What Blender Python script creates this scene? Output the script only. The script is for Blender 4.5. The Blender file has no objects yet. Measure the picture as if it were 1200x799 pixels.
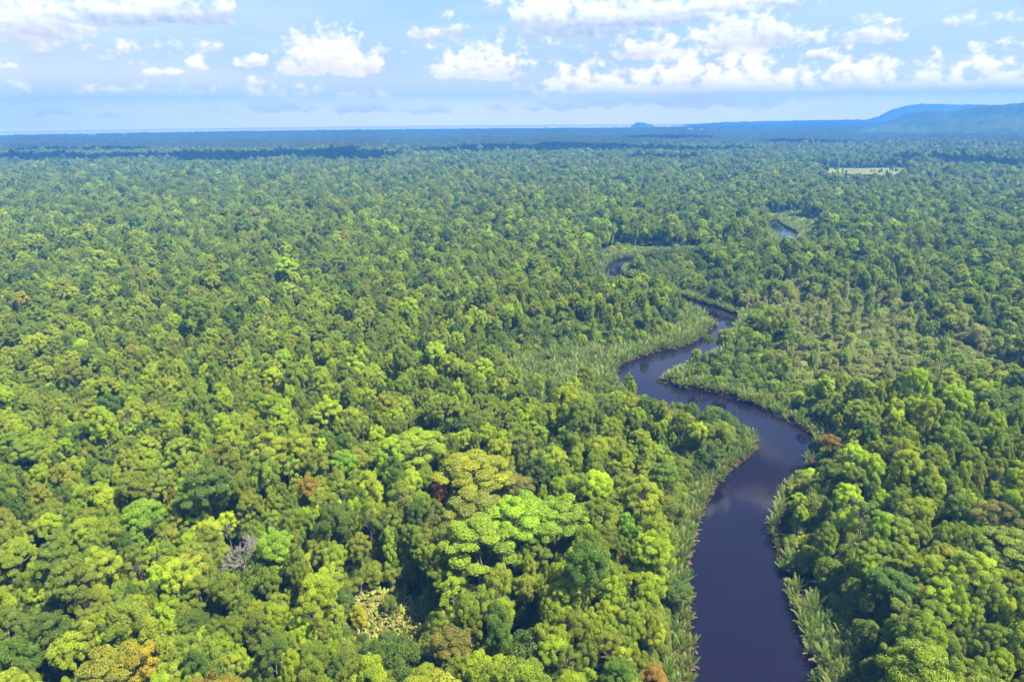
import bpy, math, random
import numpy as np
from mathutils import Vector, Matrix

R = math.radians
sc = bpy.context.scene
col = sc.collection
rng = np.random.default_rng(11)

# ------------------------------------------------------------------ camera
CAM_H = 150.0
PITCH, ROLL, FOC = 18.30, -0.44, 800.0        # FOC: focal length in pixels of the 1200 px wide photograph
CAM_ROT = Matrix.Rotation(R(90 - PITCH), 3, 'X') @ Matrix.Rotation(R(ROLL), 3, 'Z')
cam = bpy.data.cameras.new('camera')
cam.sensor_width = 36.0
cam.lens = 36.0 * FOC / 1200.0
cam.clip_start = 1.0
cam.clip_end = 200000.0
cam_ob = bpy.data.objects.new('camera', cam)
col.objects.link(cam_ob)
cam_ob.matrix_world = Matrix.Translation((0, 0, CAM_H)) @ CAM_ROT.to_4x4()
sc.camera = cam_ob
RN = np.array(CAM_ROT)


def ray(px, py):
    d = CAM_ROT @ Vector(((px - 600) / FOC, -(py - 399.5) / FOC, -1.0))
    return d.normalized()


def at(px, py, z=0.0):
    d = ray(px, py)
    t = (z - CAM_H) / d.z
    return np.array([d.x * t, d.y * t])


def project(p):
    """world points (N,3) -> pixel x, pixel y, depth"""
    q = (np.asarray(p, float) - np.array([0, 0, CAM_H])) @ RN
    dep = np.maximum(-q[:, 2], 1e-3)
    return 600 + FOC * q[:, 0] / dep, 399.5 - FOC * q[:, 1] / dep, -q[:, 2]


# ------------------------------------------------------------------ light, exposure
SUN_EL, SUN_AZ = 60.0, 114.0                   # azimuth clockwise from +Y (the way the camera looks)
sun_dir = Vector((math.sin(R(SUN_AZ)) * math.cos(R(SUN_EL)), math.cos(R(SUN_AZ)) * math.cos(R(SUN_EL)), math.sin(R(SUN_EL))))
sun = bpy.data.lights.new('sun', 'SUN')
sun.energy = 5.0
sun.angle = R(0.53)
sun.color = (1.0, 0.93, 0.79)
sun_ob = bpy.data.objects.new('sun', sun)
col.objects.link(sun_ob)
sun_ob.rotation_euler = sun_dir.to_track_quat('Z', 'Y').to_euler()

sc.view_settings.view_transform = 'Standard'
sc.view_settings.look = 'None'
sc.view_settings.gamma = 1.0
sc.view_settings.exposure = 1.74
SKY_STRENGTH = 0.052
HAZE_DENSITY = 1.7e-4
HAZE_COLOR = (0.085, 0.34, 0.93)
HAZE_TOP = 440.0

sc.render.engine = 'CYCLES'
cy = sc.cycles
cy.max_bounces = 7
cy.diffuse_bounces = 4
cy.glossy_bounces = 2
cy.transmission_bounces = 3
cy.volume_bounces = 0
cy.transparent_max_bounces = 4
cy.use_denoising = True
cy.denoiser = 'OPENIMAGEDENOISE'
cy.denoising_input_passes = 'RGB_ALBEDO_NORMAL'
cy.denoising_prefilter = 'ACCURATE'
cy.sample_clamp_indirect = 4.0


class NT:
    """small helper to write node trees"""
    def __init__(self, tree):
        self.t = tree
        self.n = tree.nodes
        self.n.clear()

    def add(self, kind, **kw):
        nd = self.n.new(kind)
        for k, v in kw.items():
            setattr(nd, k, v)
        return nd

    def put(self, sock, v):
        if v is None:
            return
        if hasattr(v, 'is_linked'):
            self.t.links.new(v, sock)
        else:
            sock.default_value = v

    def math(self, op, a, b=None, c=None, clamp=False):
        nd = self.n.new('ShaderNodeMath')
        nd.operation = op
        nd.use_clamp = clamp
        for i, v in enumerate((a, b, c)):
            self.put(nd.inputs[i], v)
        return nd.outputs[0]

    def vec(self, op, a, b=None, c=None):
        nd = self.n.new('ShaderNodeVectorMath')
        nd.operation = op
        for i, v in enumerate((a, b, c)):
            self.put(nd.inputs[i], v)
        return nd.outputs[0]

    def comb(self, x, y, z):
        nd = self.n.new('ShaderNodeCombineXYZ')
        for i, v in enumerate((x, y, z)):
            self.put(nd.inputs[i], v)
        return nd.outputs[0]

    def sep(self, v):
        nd = self.n.new('ShaderNodeSeparateXYZ')
        self.put(nd.inputs[0], v)
        return nd.outputs

    def noise(self, v, scale, detail=5, rough=0.55, dist=0.0, lac=2.0):
        nd = self.n.new('ShaderNodeTexNoise')
        self.put(nd.inputs['Vector'], v)
        nd.inputs['Scale'].default_value = scale
        nd.inputs['Detail'].default_value = detail
        nd.inputs['Roughness'].default_value = rough
        nd.inputs['Distortion'].default_value = dist
        nd.inputs['Lacunarity'].default_value = lac
        return nd.outputs[0]

    def step(self, x, a, b, lo=0.0, hi=1.0):
        nd = self.n.new('ShaderNodeMapRange')
        nd.interpolation_type = 'SMOOTHSTEP'
        self.put(nd.inputs[0], x)
        for i, v in zip((1, 2, 3, 4), (a, b, lo, hi)):
            self.put(nd.inputs[i], v)
        return nd.outputs[0]

    def mix(self, f, a, b):
        nd = self.n.new('ShaderNodeMix')
        nd.data_type = 'RGBA'
        self.put(nd.inputs[0], f)
        self.put(nd.inputs[6], a)
        self.put(nd.inputs[7], b)
        return nd.outputs[2]


# ------------------------------------------------------------------ world: Nishita sky with cumulus
world = bpy.data.worlds.new('World')
sc.world = world
world.use_nodes = True
world.cycles.sampling_method = 'MANUAL'
world.cycles.sample_map_resolution = 512
w = NT(world.node_tree)
sky = w.add('ShaderNodeTexSky', sky_type='NISHITA')
sky.sun_disc = False
sky.sun_elevation = R(SUN_EL)
sky.sun_rotation = R(SUN_AZ)
sky.air_density = 1.2
sky.dust_density = 0.6
sky.ozone_density = 4.0
bg = w.add('ShaderNodeBackground')
w.put(bg.inputs[0], sky.outputs[0])
bg.inputs[1].default_value = SKY_STRENGTH
tc = w.add('ShaderNodeTexCoord')
sx, sy, sz = w.sep(tc.outputs['Generated'])
K = 57.29578
az = w.math('MULTIPLY', w.math('ARCTAN2', sx, sy), K)
el = w.math('MULTIPLY', w.math('ARCSINE', sz), K)
p = w.comb(az, el, 0.0)


def deg(px, py):
    d = ray(px, py)
    return math.degrees(math.atan2(d.x, d.y)), math.degrees(math.asin(d.z))


# clouds: centre x, line of the flat base, half width, height above the base, density - all in degrees of the sky (given at photo pixels)
CL = [(36, 48, 66, 46, 1.2), (-30, 46, 60, 46, 1.1), (110, 26, 55, 30, .9), (190, 28, 80, 34, 1.1), (250, 22, 30, 24, .7),
      (352, 88, 36, 30, 1.0), (388, 86, 44, 46, 1.2), (424, 90, 24, 26, 1.0), (298, 78, 18, 15, .7),
      (131, 71, 17, 9, .55), (162, 78, 20, 9, .5), (190, 89, 28, 10, .5), (240, 62, 24, 16, .65), (234, 84, 20, 16, .65), (12, 79, 14, 11, .55),
      (550, 92, 44, 30, 1.0), (572, 94, 34, 40, 1.0), (500, 46, 28, 16, .55), (532, 46, 18, 24, .65), (600, 66, 22, 14, .5),
      (690, 42, 86, 38, 1.1), (760, 30, 110, 32, 1.1), (640, 34, 44, 40, 1.0), (870, 12, 90, 18, 1.0), (640, 56, 34, 10, .6), (580, 12, 16, 16, .6),
      (770, 68, 58, 26, .9), (870, 60, 54, 40, 1.15), (905, 52, 30, 30, 1.1), (950, 52, 44, 18, .6), (1016, 50, 30, 26, 1.0), (1062, 48, 20, 10, .5),
      (690, 126, 60, 44, .9), (745, 124, 40, 38, .9), (800, 126, 60, 50, .95), (868, 124, 58, 52, 1.05), (925, 118, 40, 34, .8), (960, 70, 60, 12, .5),
      (1008, 112, 44, 42, 1.05), (1060, 110, 50, 26, .9), (1110, 110, 40, 26, .85), (1160, 108, 50, 28, .9), (1210, 108, 50, 26, .9), (640, 130, 50, 26, .7),
      (308, 130, 26, 28, .8), (350, 131, 34, 20, .8), (400, 131, 30, 20, .75), (440, 131, 34, 18, .75), (500, 132, 40, 12, .7), (58, 137, 26, 10, .7), (10, 137, 20, 7, .6), (130, 138, 28, 7, .6), (250, 133, 34, 9, .45), (600, 128, 30, 12, .5),
      (150, 62, 120, 14, .36), (250, 112, 150, 12, .36), (640, 82, 90, 16, .42), (1110, 82, 120, 18, .45), (1140, 32, 90, 14, .42), (470, 62, 80, 10, .36), (1180, 60, 60, 14, .42), (60, 112, 110, 12, .34)]
# billowing warp of the cloud outlines
nz = w.add('ShaderNodeTexNoise')
w.put(nz.inputs['Vector'], p)
nz.inputs['Scale'].default_value = 0.62
nz.inputs['Detail'].default_value = 5
nz.inputs['Roughness'].default_value = 0.6
warp = w.vec('MULTIPLY', w.vec('SUBTRACT', nz.outputs[1], (0.5, 0.5, 0.5)), (2.6, 1.1, 0.0))
pw = w.vec('ADD', p, warp)
wx, wy, _ = w.sep(pw)
pq = w.comb(wx, wy, wy)
D = None
SW = SV = None
for (cx, base, hw, ht, dn) in CL:
    u0, v0 = deg(cx, base)
    u1, _v = deg(cx + hw, base)
    v1 = deg(cx, base - ht)[1]
    a, b = max(u1 - u0, .2) * 1.32, max(v1 - v0, .2) * 1.32
    c0 = v0 + 0.14 * (v1 - v0)
    q = w.vec('MULTIPLY_ADD', pq, (1 / a, 1 / b, -5.0 / b), (-u0 / a, -c0 / b, 5.0 * c0 / b))
    x, y, zz = w.sep(q)
    m = w.math('MAXIMUM', y, zz)
    r2 = w.math('MULTIPLY_ADD', x, x, w.math('MULTIPLY', m, m))
    d = w.math('MULTIPLY', w.math('SUBTRACT', 1.0, r2), dn)
    D = d if D is None else w.math('SMOOTH_MAX', D, d, 0.15)
    wi = w.math('MAXIMUM', d, 0.0)
    SW = wi if SW is None else w.math('ADD', SW, wi)
    wv = w.math('MULTIPLY', wi, y)
    SV = wv if SV is None else w.math('ADD', SV, wv)
height = w.math('DIVIDE', SV, w.math('ADD', SW, 0.02))       # 0 at a cloud's base, 1 at its top
pn = w.vec('MULTIPLY', p, (1.0, 1.35, 1.0))
n1 = w.noise(pn, 0.85, 7, 0.60, 0.3)
vor = w.add('ShaderNodeTexVoronoi', feature='SMOOTH_F1')
w.put(vor.inputs['Vector'], w.vec('ADD', pn, w.vec('MULTIPLY', warp, (0.35, 0.6, 0))))
vor.inputs['Scale'].default_value = 0.75
vor.inputs['Detail'].default_value = 2.0
vor.inputs['Roughness'].default_value = 0.55
vor.inputs['Smoothness'].default_value = 0.6
puff = w.math('SUBTRACT', 0.55, vor.outputs['Distance'])
dens = w.math('ADD', D, w.math('MULTIPLY', w.math('SUBTRACT', n1, 0.5), 1.9))
dens = w.math('MULTIPLY_ADD', puff, 0.8, dens)
alpha = w.step(dens, -0.12, 0.50)
n2 = w.noise(w.vec('ADD', pn, (0.32, 0.34, 0.0)), 0.85, 7, 0.60, 0.3)
lit = w.math('MULTIPLY', w.math('SUBTRACT', n1, n2), 1.1)
thick = w.step(dens, 0.5, 1.8)
shade = w.math('ADD', w.math('ADD', w.step(height, -0.10, 0.45, 0.25, 1.0), lit), w.math('MULTIPLY', puff, 0.25))
shade = w.math('SUBTRACT', shade, w.math('MULTIPLY', thick, 0.16), clamp=True)
dim = w.mix(w.step(el, 1.0, 6.5), (1.55, 1.22, 0.50, 1), (0.44, 0.475, 0.52, 1))
full = w.mix(w.step(el, 1.0, 6.5), (2.2, 1.7, 0.66, 1), (1.10, 1.04, 0.90, 1))
ccol = w.mix(shade, dim, full)
# thin high veil, drawn out sideways
v1 = w.noise(w.vec('MULTIPLY', p, (0.055, 0.34, 1.0)), 1.0, 6, 0.62, 0.6)
v2 = w.noise(w.vec('MULTIPLY', p, (0.02, 0.06, 1.0)), 1.0, 3, 0.5, 0.2)
veil = w.math('MULTIPLY', w.step(v1, 0.30, 0.62), w.step(v2, 0.36, 0.62, 0.25, 1.0))
low = w.step(el, 0.2, 6.0, 1.0, 0.0)
veil = w.math('MULTIPLY', veil, 0.94)
veil = w.math('MAXIMUM', veil, w.math('MULTIPLY', low, 1.0))
veil = w.math('MULTIPLY', veil, w.step(el, 10.0, 30.0, 1.0, 0.4))
# broken clouds over the rest of the sky, outside the picture
high = w.step(w.noise(w.vec('MULTIPLY', tc.outputs['Generated'], (1, 1, 2.2)), 2.6, 6, 0.55, 0.2), 0.50, 0.78, 0.0, 0.07)
high = w.math('MULTIPLY', high, w.step(el, 10.0, 16.0))
alpha = w.math('MAXIMUM', w.math('MULTIPLY', alpha, 0.97), high)
bgv = w.add('ShaderNodeBackground')
# veil warmed low over the horizon, to offset the blue haze before it
vc = w.mix(w.step(el, 0.5, 2.2), (0.98, 0.79, 0.13, 1), (0.54, 0.46, 0.21, 1))
vc = w.mix(w.step(el, 1.8, 4.4), vc, (0.33, 0.33, 0.28, 1))
vc = w.mix(w.step(el, 4.0, 8.5), vc, (0.255, 0.285, 0.295, 1))
w.put(bgv.inputs[0], vc)
bgv.inputs[1].default_value = 1.0
bgc = w.add('ShaderNodeBackground')
w.put(bgc.inputs[0], ccol)
bgc.inputs[1].default_value = 0.41
ms1 = w.add('ShaderNodeMixShader')
w.put(ms1.inputs[0], veil)
w.put(ms1.inputs[1], bg.outputs[0])
w.put(ms1.inputs[2], bgv.outputs[0])
ms2 = w.add('ShaderNodeMixShader')
w.put(ms2.inputs[0], alpha)
w.put(ms2.inputs[1], ms1.outputs[0])
w.put(ms2.inputs[2], bgc.outputs[0])
wo = w.add('ShaderNodeOutputWorld')
w.put(wo.inputs[0], ms2.outputs[0])


# ------------------------------------------------------------------ materials
def material(name):
    m = bpy.data.materials.new(name)
    m.use_nodes = True
    t = NT(m.node_tree)
    out = t.add('ShaderNodeOutputMaterial')
    return m, t, out


def tint_of(t, inst):
    if inst:
        a = t.add('ShaderNodeAttribute', attribute_type='INSTANCER', attribute_name='tint')
        return a.outputs['Color']
    return t.add('ShaderNodeObjectInfo').outputs['Color']


def leaf_material(name, inst, gloss=0.03):
    m, t, out = material(name)
    tint = tint_of(t, inst)
    tone = t.add('ShaderNodeAttribute', attribute_name='tone').outputs['Fac']
    # young shoots are yellower and paler than old leaves
    yel = t.vec('MULTIPLY', tint, (1.78, 1.68, 0.75))
    old = t.vec('MULTIPLY', tint, (0.60, 0.70, 0.70))
    c = t.mix(tone, old, yel)
    df = t.add('ShaderNodeBsdfDiffuse')
    t.put(df.inputs[0], c)
    tr = t.add('ShaderNodeBsdfTranslucent')
    t.put(tr.inputs[0], t.vec('MULTIPLY', c, (1.25, 1.3, 0.4)))
    mx = t.add('ShaderNodeMixShader')
    mx.inputs[0].default_value = 0.42
    t.put(mx.inputs[1], df.outputs[0])
    t.put(mx.inputs[2], tr.outputs[0])
    gl = t.add('ShaderNodeBsdfGlossy')
    gl.inputs[1].default_value = 0.5
    gl.inputs[0].default_value = (.9, 1, .9, 1)
    m2 = t.add('ShaderNodeMixShader')
    m2.inputs[0].default_value = gloss
    t.put(m2.inputs[1], mx.outputs[0])
    t.put(m2.inputs[2], gl.outputs[0])
    t.put(out.inputs[0], m2.outputs[0])
    return m


LEAF = leaf_material('leaves', False)
LEAF_I = leaf_material('leaves_of_the_wood', True)


def bark_material(name, c0, c1):
    m, t, out = material(name)
    g = t.add('ShaderNodeTexCoord').outputs['Object']
    n = t.noise(t.vec('MULTIPLY', g, (3.0, 3.0, 0.6)), 1.0, 5, 0.6)
    c = t.mix(t.step(n, 0.35, 0.65), c0 + (1,), c1 + (1,))
    df = t.add('ShaderNodeBsdfDiffuse')
    t.put(df.inputs[0], c)
    t.put(out.inputs[0], df.outputs[0])
    return m


BARK = bark_material('bark', (0.10, 0.09, 0.07), (0.25, 0.225, 0.19))
DEADWOOD = bark_material('bleached_wood', (0.20, 0.175, 0.175), (0.31, 0.28, 0.275))


def dry_material(name, inst):
    m, t, out = material(name)
    tone = t.add('ShaderNodeAttribute', attribute_name='tone').outputs['Fac']
    c = t.mix(tone, (0.085, 0.06, 0.03, 1), (0.24, 0.175, 0.095, 1))
    df = t.add('ShaderNodeBsdfDiffuse')
    t.put(df.inputs[0], c)
    t.put(out.inputs[0], df.outputs[0])
    return m


DRY = dry_material('dry_frond', False)


def ground_material():
    m, t, out = material('forest_floor')
    g = t.add('ShaderNodeTexCoord').outputs['Object']
    n = t.noise(g, 0.09, 6, 0.6)
    n3 = t.noise(g, 0.9, 4, 0.6)
    c = t.mix(t.step(n, 0.35, 0.65), (0.028, 0.045, 0.014, 1), (0.055, 0.075, 0.022, 1))
    c = t.mix(t.step(n3, 0.45, 0.7, 0.0, 0.6), c, (0.06, 0.045, 0.025, 1))
    df = t.add('ShaderNodeBsdfDiffuse')
    t.put(df.inputs[0], c)
    t.put(out.inputs[0], df.outputs[0])
    return m


def plain_diffuse(name, c0, c1, scale):
    m, t, out = material(name)
    g = t.add('ShaderNodeTexCoord').outputs['Object']
    n = t.noise(g, scale, 6, 0.62)
    c = t.mix(t.step(n, 0.35, 0.65), c0 + (1,), c1 + (1,))
    df = t.add('ShaderNodeBsdfDiffuse')
    t.put(df.inputs[0], c)
    t.put(out.inputs[0], df.outputs[0])
    return m


def water_material(name, base, rough, bump, scale):
    m, t, out = material(name)
    g = t.add('ShaderNodeTexCoord').outputs['Object']
    bs = t.add('ShaderNodeBsdfPrincipled')
    bs.inputs['Base Color'].default_value = base + (1,)
    bs.inputs['Roughness'].default_value = rough
    bs.inputs['IOR'].default_value = 1.45
    n = t.noise(t.vec('MULTIPLY', g, (1.0, 0.8, 1.0)), scale, 4, 0.6)
    nb = t.noise(g, 0.035, 3, 0.5)
    bp = t.add('ShaderNodeBump')
    bp.inputs['Strength'].default_value = 1.0
    t.put(bp.inputs['Height'], t.math('MULTIPLY', n, t.step(nb, 0.35, 0.65, bump * 0.4, bump)))
    bp.inputs['Distance'].default_value = 1.0
    t.put(bs.inputs['Normal'], bp.outputs[0])
    t.put(out.inputs[0], bs.outputs[0])
    return m


# ------------------------------------------------------------------ mesh helpers
def mesh_from(name, V, F, mats, mat_idx=None, tone=None, smooth=False):
    """V (n,3), F (m,k) faces with the same number of corners"""
    V = np.asarray(V, np.float32)
    F = np.asarray(F, np.int32)
    me = bpy.data.meshes.new(name)
    k = F.shape[1]
    me.vertices.add(len(V))
    me.vertices.foreach_set('co', V.ravel())
    me.loops.add(F.size)
    me.loops.foreach_set('vertex_index', F.ravel())
    me.polygons.add(len(F))
    me.polygons.foreach_set('loop_start', np.arange(0, F.size, k, dtype=np.int32))
    me.polygons.foreach_set('loop_total', np.full(len(F), k, np.int32))
    if mat_idx is not None:
        me.polygons.foreach_set('material_index', np.asarray(mat_idx, np.int32))
    me.polygons.foreach_set('use_smooth', np.full(len(F), smooth))
    for m in mats:
        me.materials.append(m)
    if tone is not None:
        a = me.attributes.new('tone', 'FLOAT', 'FACE')
        a.data.foreach_set('value', np.asarray(tone, np.float32))
    me.update(calc_edges=True)
    return me


def link(name, me, parent=None, **props):
    o = bpy.data.objects.new(name, me)
    col.objects.link(o)
    if parent is not None:
        o.parent = parent
    for k, v in props.items():
        o[k] = v
    return o


def norm(a):
    return a / np.maximum(np.linalg.norm(a, axis=-1, keepdims=True), 1e-9)


def leaf_cards(rg, lobes, per_area, size, spread=0.36, up=0.35, zmin=-0.55, hollow=0.62):
    """lobes: (n,7) centre, radii, tone. Leaf sprays spread through the outer part of every lobe."""
    VV, TT = [], []
    for L in lobes:
        c, r, tn = L[:3], L[3:6], L[6]
        area = 4 * math.pi * ((r[0] * r[1]) ** 1.6 / 3 + 2 * (r[0] * r[2]) ** 1.6 / 3) ** (1 / 1.6)
        n = max(6, int(area * per_area))
        d = norm(rg.normal(size=(n * 2, 3)))
        d = d[d[:, 2] > zmin - 0.2 * rg.random(len(d))][:n]
        n = len(d)
        sh = hollow + (1.08 - hollow) * rg.random((n, 1)) ** 0.6
        pos = c + d * r * sh
        no = norm(d / r * r.mean() + np.array([0, 0, up]) + spread * rg.normal(size=(n, 3)))
        tg = norm(np.cross(no, rg.normal(size=(n, 3))))
        bt = np.cross(no, tg)
        s = size * (0.6 + 0.8 * rg.random((n, 1)))
        l, wd = s, s * (0.42 + 0.25 * rg.random((n, 1)))
        fold = no * s * 0.18
        quad = np.stack([pos + tg * l - fold, pos + bt * wd + fold, pos - tg * l - fold, pos - bt * wd + fold], 1)
        VV.append(quad.reshape(-1, 3))
        TT.append(np.clip(tn + 0.16 * rg.normal(size=n), 0, 1))
    V = np.concatenate(VV)
    return V, np.arange(len(V)).reshape(-1, 4), np.concatenate(TT)


def tube(path, radii, sides=6):
    path = np.asarray(path, float)
    n = len(path)
    V = []
    tan = norm(np.gradient(path, axis=0))
    ref = np.array([1.0, 0.13, 0.07])
    for i in range(n):
        a = norm(np.cross(tan[i], ref))
        b = np.cross(tan[i], a)
        th = np.arange(sides) * 2 * math.pi / sides
        V.append(path[i] + radii[i] * (np.cos(th)[:, None] * a + np.sin(th)[:, None] * b))
    V = np.concatenate(V)
    F = []
    for i in range(n - 1):
        for k in range(sides):
            a, b = i * sides + k, i * sides + (k + 1) % sides
            F.append((a, b, b + sides, a + sides))
    return V, np.array(F)


def join(parts):
    V, F, o = [], [], 0
    for v, f in parts:
        V.append(v)
        F.append(f + o)
        o += len(v)
    return np.concatenate(V), np.concatenate(F)


def limb(rg, a, b, r0, r1, n=5, wob=0.12, sides=5):
    a, b = np.asarray(a, float), np.asarray(b, float)
    t = np.linspace(0, 1, n)[:, None]
    L = np.linalg.norm(b - a)
    mid = a + (b - a) * t
    mid[:, 2] += (np.sin(t[:, 0] * math.pi)) * L * -0.05
    mid[1:-1] += rg.normal(size=(n - 2, 3)) * L * wob * 0.4
    return tube(mid, np.linspace(r0, r1, n), sides)


def trunk_of(rg, H, base, lobes, r0, nlimb):
    """tapered stem up to the crown with limbs out to some of its clumps"""
    top = np.array([rg.normal() * .4, rg.normal() * .4, base + (H - base) * 0.55])
    n = 8
    t = np.linspace(0, 1, n)
    path = np.stack([top[0] * t ** 1.5 + .12 * np.sin(5 * t), top[1] * t ** 1.5, top[2] * t - 0.5 * (t == 0)], 1)
    rad = r0 * (1 - 0.62 * t)
    rad[0] *= 1.6
    parts = [tube(path, rad, 7)]
    pick = rg.permutation(len(lobes))[:nlimb]
    for i in pick:
        z0 = base * 0.9 + (top[2] - base * 0.9) * rg.random()
        k = z0 / top[2]
        a = np.array([top[0] * k ** 1.5 + .12 * math.sin(5 * k), top[1] * k ** 1.5, z0])
        b = lobes[i][:3] - np.array([0, 0, lobes[i][5] * 0.2])
        parts.append(limb(rg, a, b, r0 * 0.34, r0 * 0.08))
    return join(parts)


def shape(form, rg):
    """clumps (centre, radii, tone) of one crown, its height and the height of its underside"""
    L = []

    def put(x, y, z, r, rz=None, tn=None):
        L.append((x, y, z, r * rg.uniform(.9, 1.1), r * rg.uniform(.9, 1.1), (rz or r) * rg.uniform(.9, 1.1),
                  np.clip((0.5 if tn is None else tn) + rg.normal() * 0.13, .1, .9)))
    if form == 'dome':
        H, base, Rr = 24, 14.5, 4.2
        n = 44
        for i in range(n):
            u = (i + .5) / n
            el = math.asin(1 - 1.35 * u)
            a = i * 2.39996 + rg.normal() * .25
            k = rg.uniform(.72, 1.12)
            put(Rr * k * math.cos(el) * math.cos(a), Rr * k * math.cos(el) * math.sin(a), 18.4 + 4.0 * k * math.sin(el), rg.uniform(.7, 1.4), rg.uniform(.6, 1.15))
        for i in range(4):
            put(rg.normal() * 1.2, rg.normal() * 1.2, 18.5 + rg.normal(), 1.9, tn=.4)
    elif form == 'umbrella':
        H, base, Rr = 25, 17.5, 5.6
        n = 44
        for i in range(n):
            rr = math.sqrt((i + .5) / n)
            a = i * 2.39996 + rg.normal() * .3
            z = 23.8 - 4.7 * rr ** 2 + rg.normal() * .65
            put(Rr * rr * math.cos(a) * rg.uniform(.9, 1.1), Rr * rr * math.sin(a) * rg.uniform(.9, 1.1), z, rg.uniform(.7, 1.45), rg.uniform(.55, .95))
        for i in range(11):
            a = rg.uniform(0, 6.28)
            rr = rg.uniform(.55, .95)
            put(Rr * rr * math.cos(a), Rr * rr * math.sin(a), rg.uniform(17.5, 20), rg.uniform(.9, 1.3), .7, tn=.42)
    elif form == 'oval':
        H, base, Rr = 24, 11.5, 3.2
        n = 44
        for i in range(n):
            u = (i + .5) / n
            el = math.asin(1 - 1.7 * u)
            a = i * 2.39996 + rg.normal() * .3
            k = rg.uniform(.75, 1.15)
            put(Rr * k * math.cos(el) * math.cos(a), Rr * k * math.cos(el) * math.sin(a), 17.6 + 5.4 * k * math.sin(el), rg.uniform(.65, 1.25))
        for i in range(5):
            put(rg.normal() * .6, rg.normal() * .6, 14 + i * 1.6, 1.5, tn=.4)
    elif form == 'column':
        H, base, Rr = 22, 5.0, 2.2
        n = 42
        for i in range(n):
            z = 4.5 + 17 * (i + .5) / n + rg.normal() * .3
            a = i * 2.39996
            k = rg.uniform(.6, 1.15) * (1.1 - .55 * ((z - 10) / 12) ** 2 if z > 10 else .8 + .03 * z)
            put(Rr * k * math.cos(a), Rr * k * math.sin(a), z, rg.uniform(.75, 1.2), rg.uniform(.9, 1.5))
    elif form == 'open':
        H, base, Rr = 25, 15, 4.2
        n = 22
        for i in range(n):
            u = (i + .5) / n
            el = math.asin(1 - 1.3 * u)
            a = i * 2.39996 + rg.normal() * .4
            k = rg.uniform(.7, 1.2)
            put(Rr * k * math.cos(el) * math.cos(a), Rr * k * math.cos(el) * math.sin(a), 19 + 4.2 * k * math.sin(el), rg.uniform(.8, 1.3), rg.uniform(.5, .9), tn=.6)
    elif form == 'bush':
        H, base, Rr = 10, 2.0, 2.9
        n = 26
        for i in range(n):
            u = (i + .5) / n
            el = math.asin(1 - 1.5 * u)
            a = i * 2.39996 + rg.normal() * .3
            k = rg.uniform(.75, 1.12)
            put(Rr * k * math.cos(el) * math.cos(a), Rr * k * math.cos(el) * math.sin(a), 5.4 + 3.6 * k * math.sin(el), rg.uniform(.75, 1.25))
        for i in range(4):
            put(rg.normal() * .8, rg.normal() * .8, 4.5 + rg.normal(), 1.4, tn=.4)
    return np.array(L), H, base


FORMS = ['dome', 'umbrella', 'oval', 'column', 'open', 'bush']
LEAFSPEC = {'dome': (30.0, .158), 'umbrella': (34.0, .155), 'oval': (29.0, .158), 'column': (27.0, .16), 'open': (27.0, .145), 'bush': (32.0, .135)}
PROTO = {}          # form -> list of (crown mesh, trunk mesh)
FAR = []            # (form, object) joined low versions for the wood behind
unlinked = bpy.data.collections.new('tree_kinds')
unlinked_far = bpy.data.collections.new('far_tree_kinds')
NVAR = {'dome': 4, 'umbrella': 4, 'oval': 4, 'column': 2, 'open': 3, 'bush': 4}
kinds_near, kinds_far = [], []
for f in FORMS:
    PROTO[f] = []
    for v in range(NVAR[f]):
        rg = np.random.default_rng(1000 + 17 * v + 101 * FORMS.index(f))
        lob, H, base = shape(f, rg)
        pa, sz = LEAFSPEC[f]
        V, F, T = leaf_cards(rg, lob, pa, sz)
        crown = mesh_from('crown_' + f, V, F, [LEAF], tone=T)
        tv, tf = trunk_of(rg, H, base, lob, 0.36 if f != 'bush' else .16, {'open': 16, 'umbrella': 14, 'dome': 9}.get(f, 7))
        trunk = mesh_from('trunk_' + f, tv, tf, [BARK], smooth=True)
        PROTO[f].append((crown, trunk))
        # joined for the wood that is one mass
        nv = len(V)
        both = mesh_from('wood_' + f, np.concatenate([V, tv]), np.concatenate([F, tf + nv]), [LEAF_I, BARK],
                         np.r_[np.zeros(len(F), int), np.ones(len(tf), int)], np.r_[T, np.full(len(tf), .5)])
        o = bpy.data.objects.new('near_%02d_%s' % (len(kinds_near), f), both)
        unlinked.objects.link(o)
        kinds_near.append(f)
        V2, F2, T2 = leaf_cards(rg, lob, pa * .085, sz * 3.4, spread=.5, hollow=.8)
        low = mesh_from('far_' + f, V2, F2, [LEAF_I], tone=T2)
        o = bpy.data.objects.new('far_%02d_%s' % (len(kinds_far), f), low)
        unlinked_far.objects.link(o)
        kinds_far.append(f)
KIND_OF = {f: [i for i, g in enumerate(kinds_near) if g == f] for f in FORMS}


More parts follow.
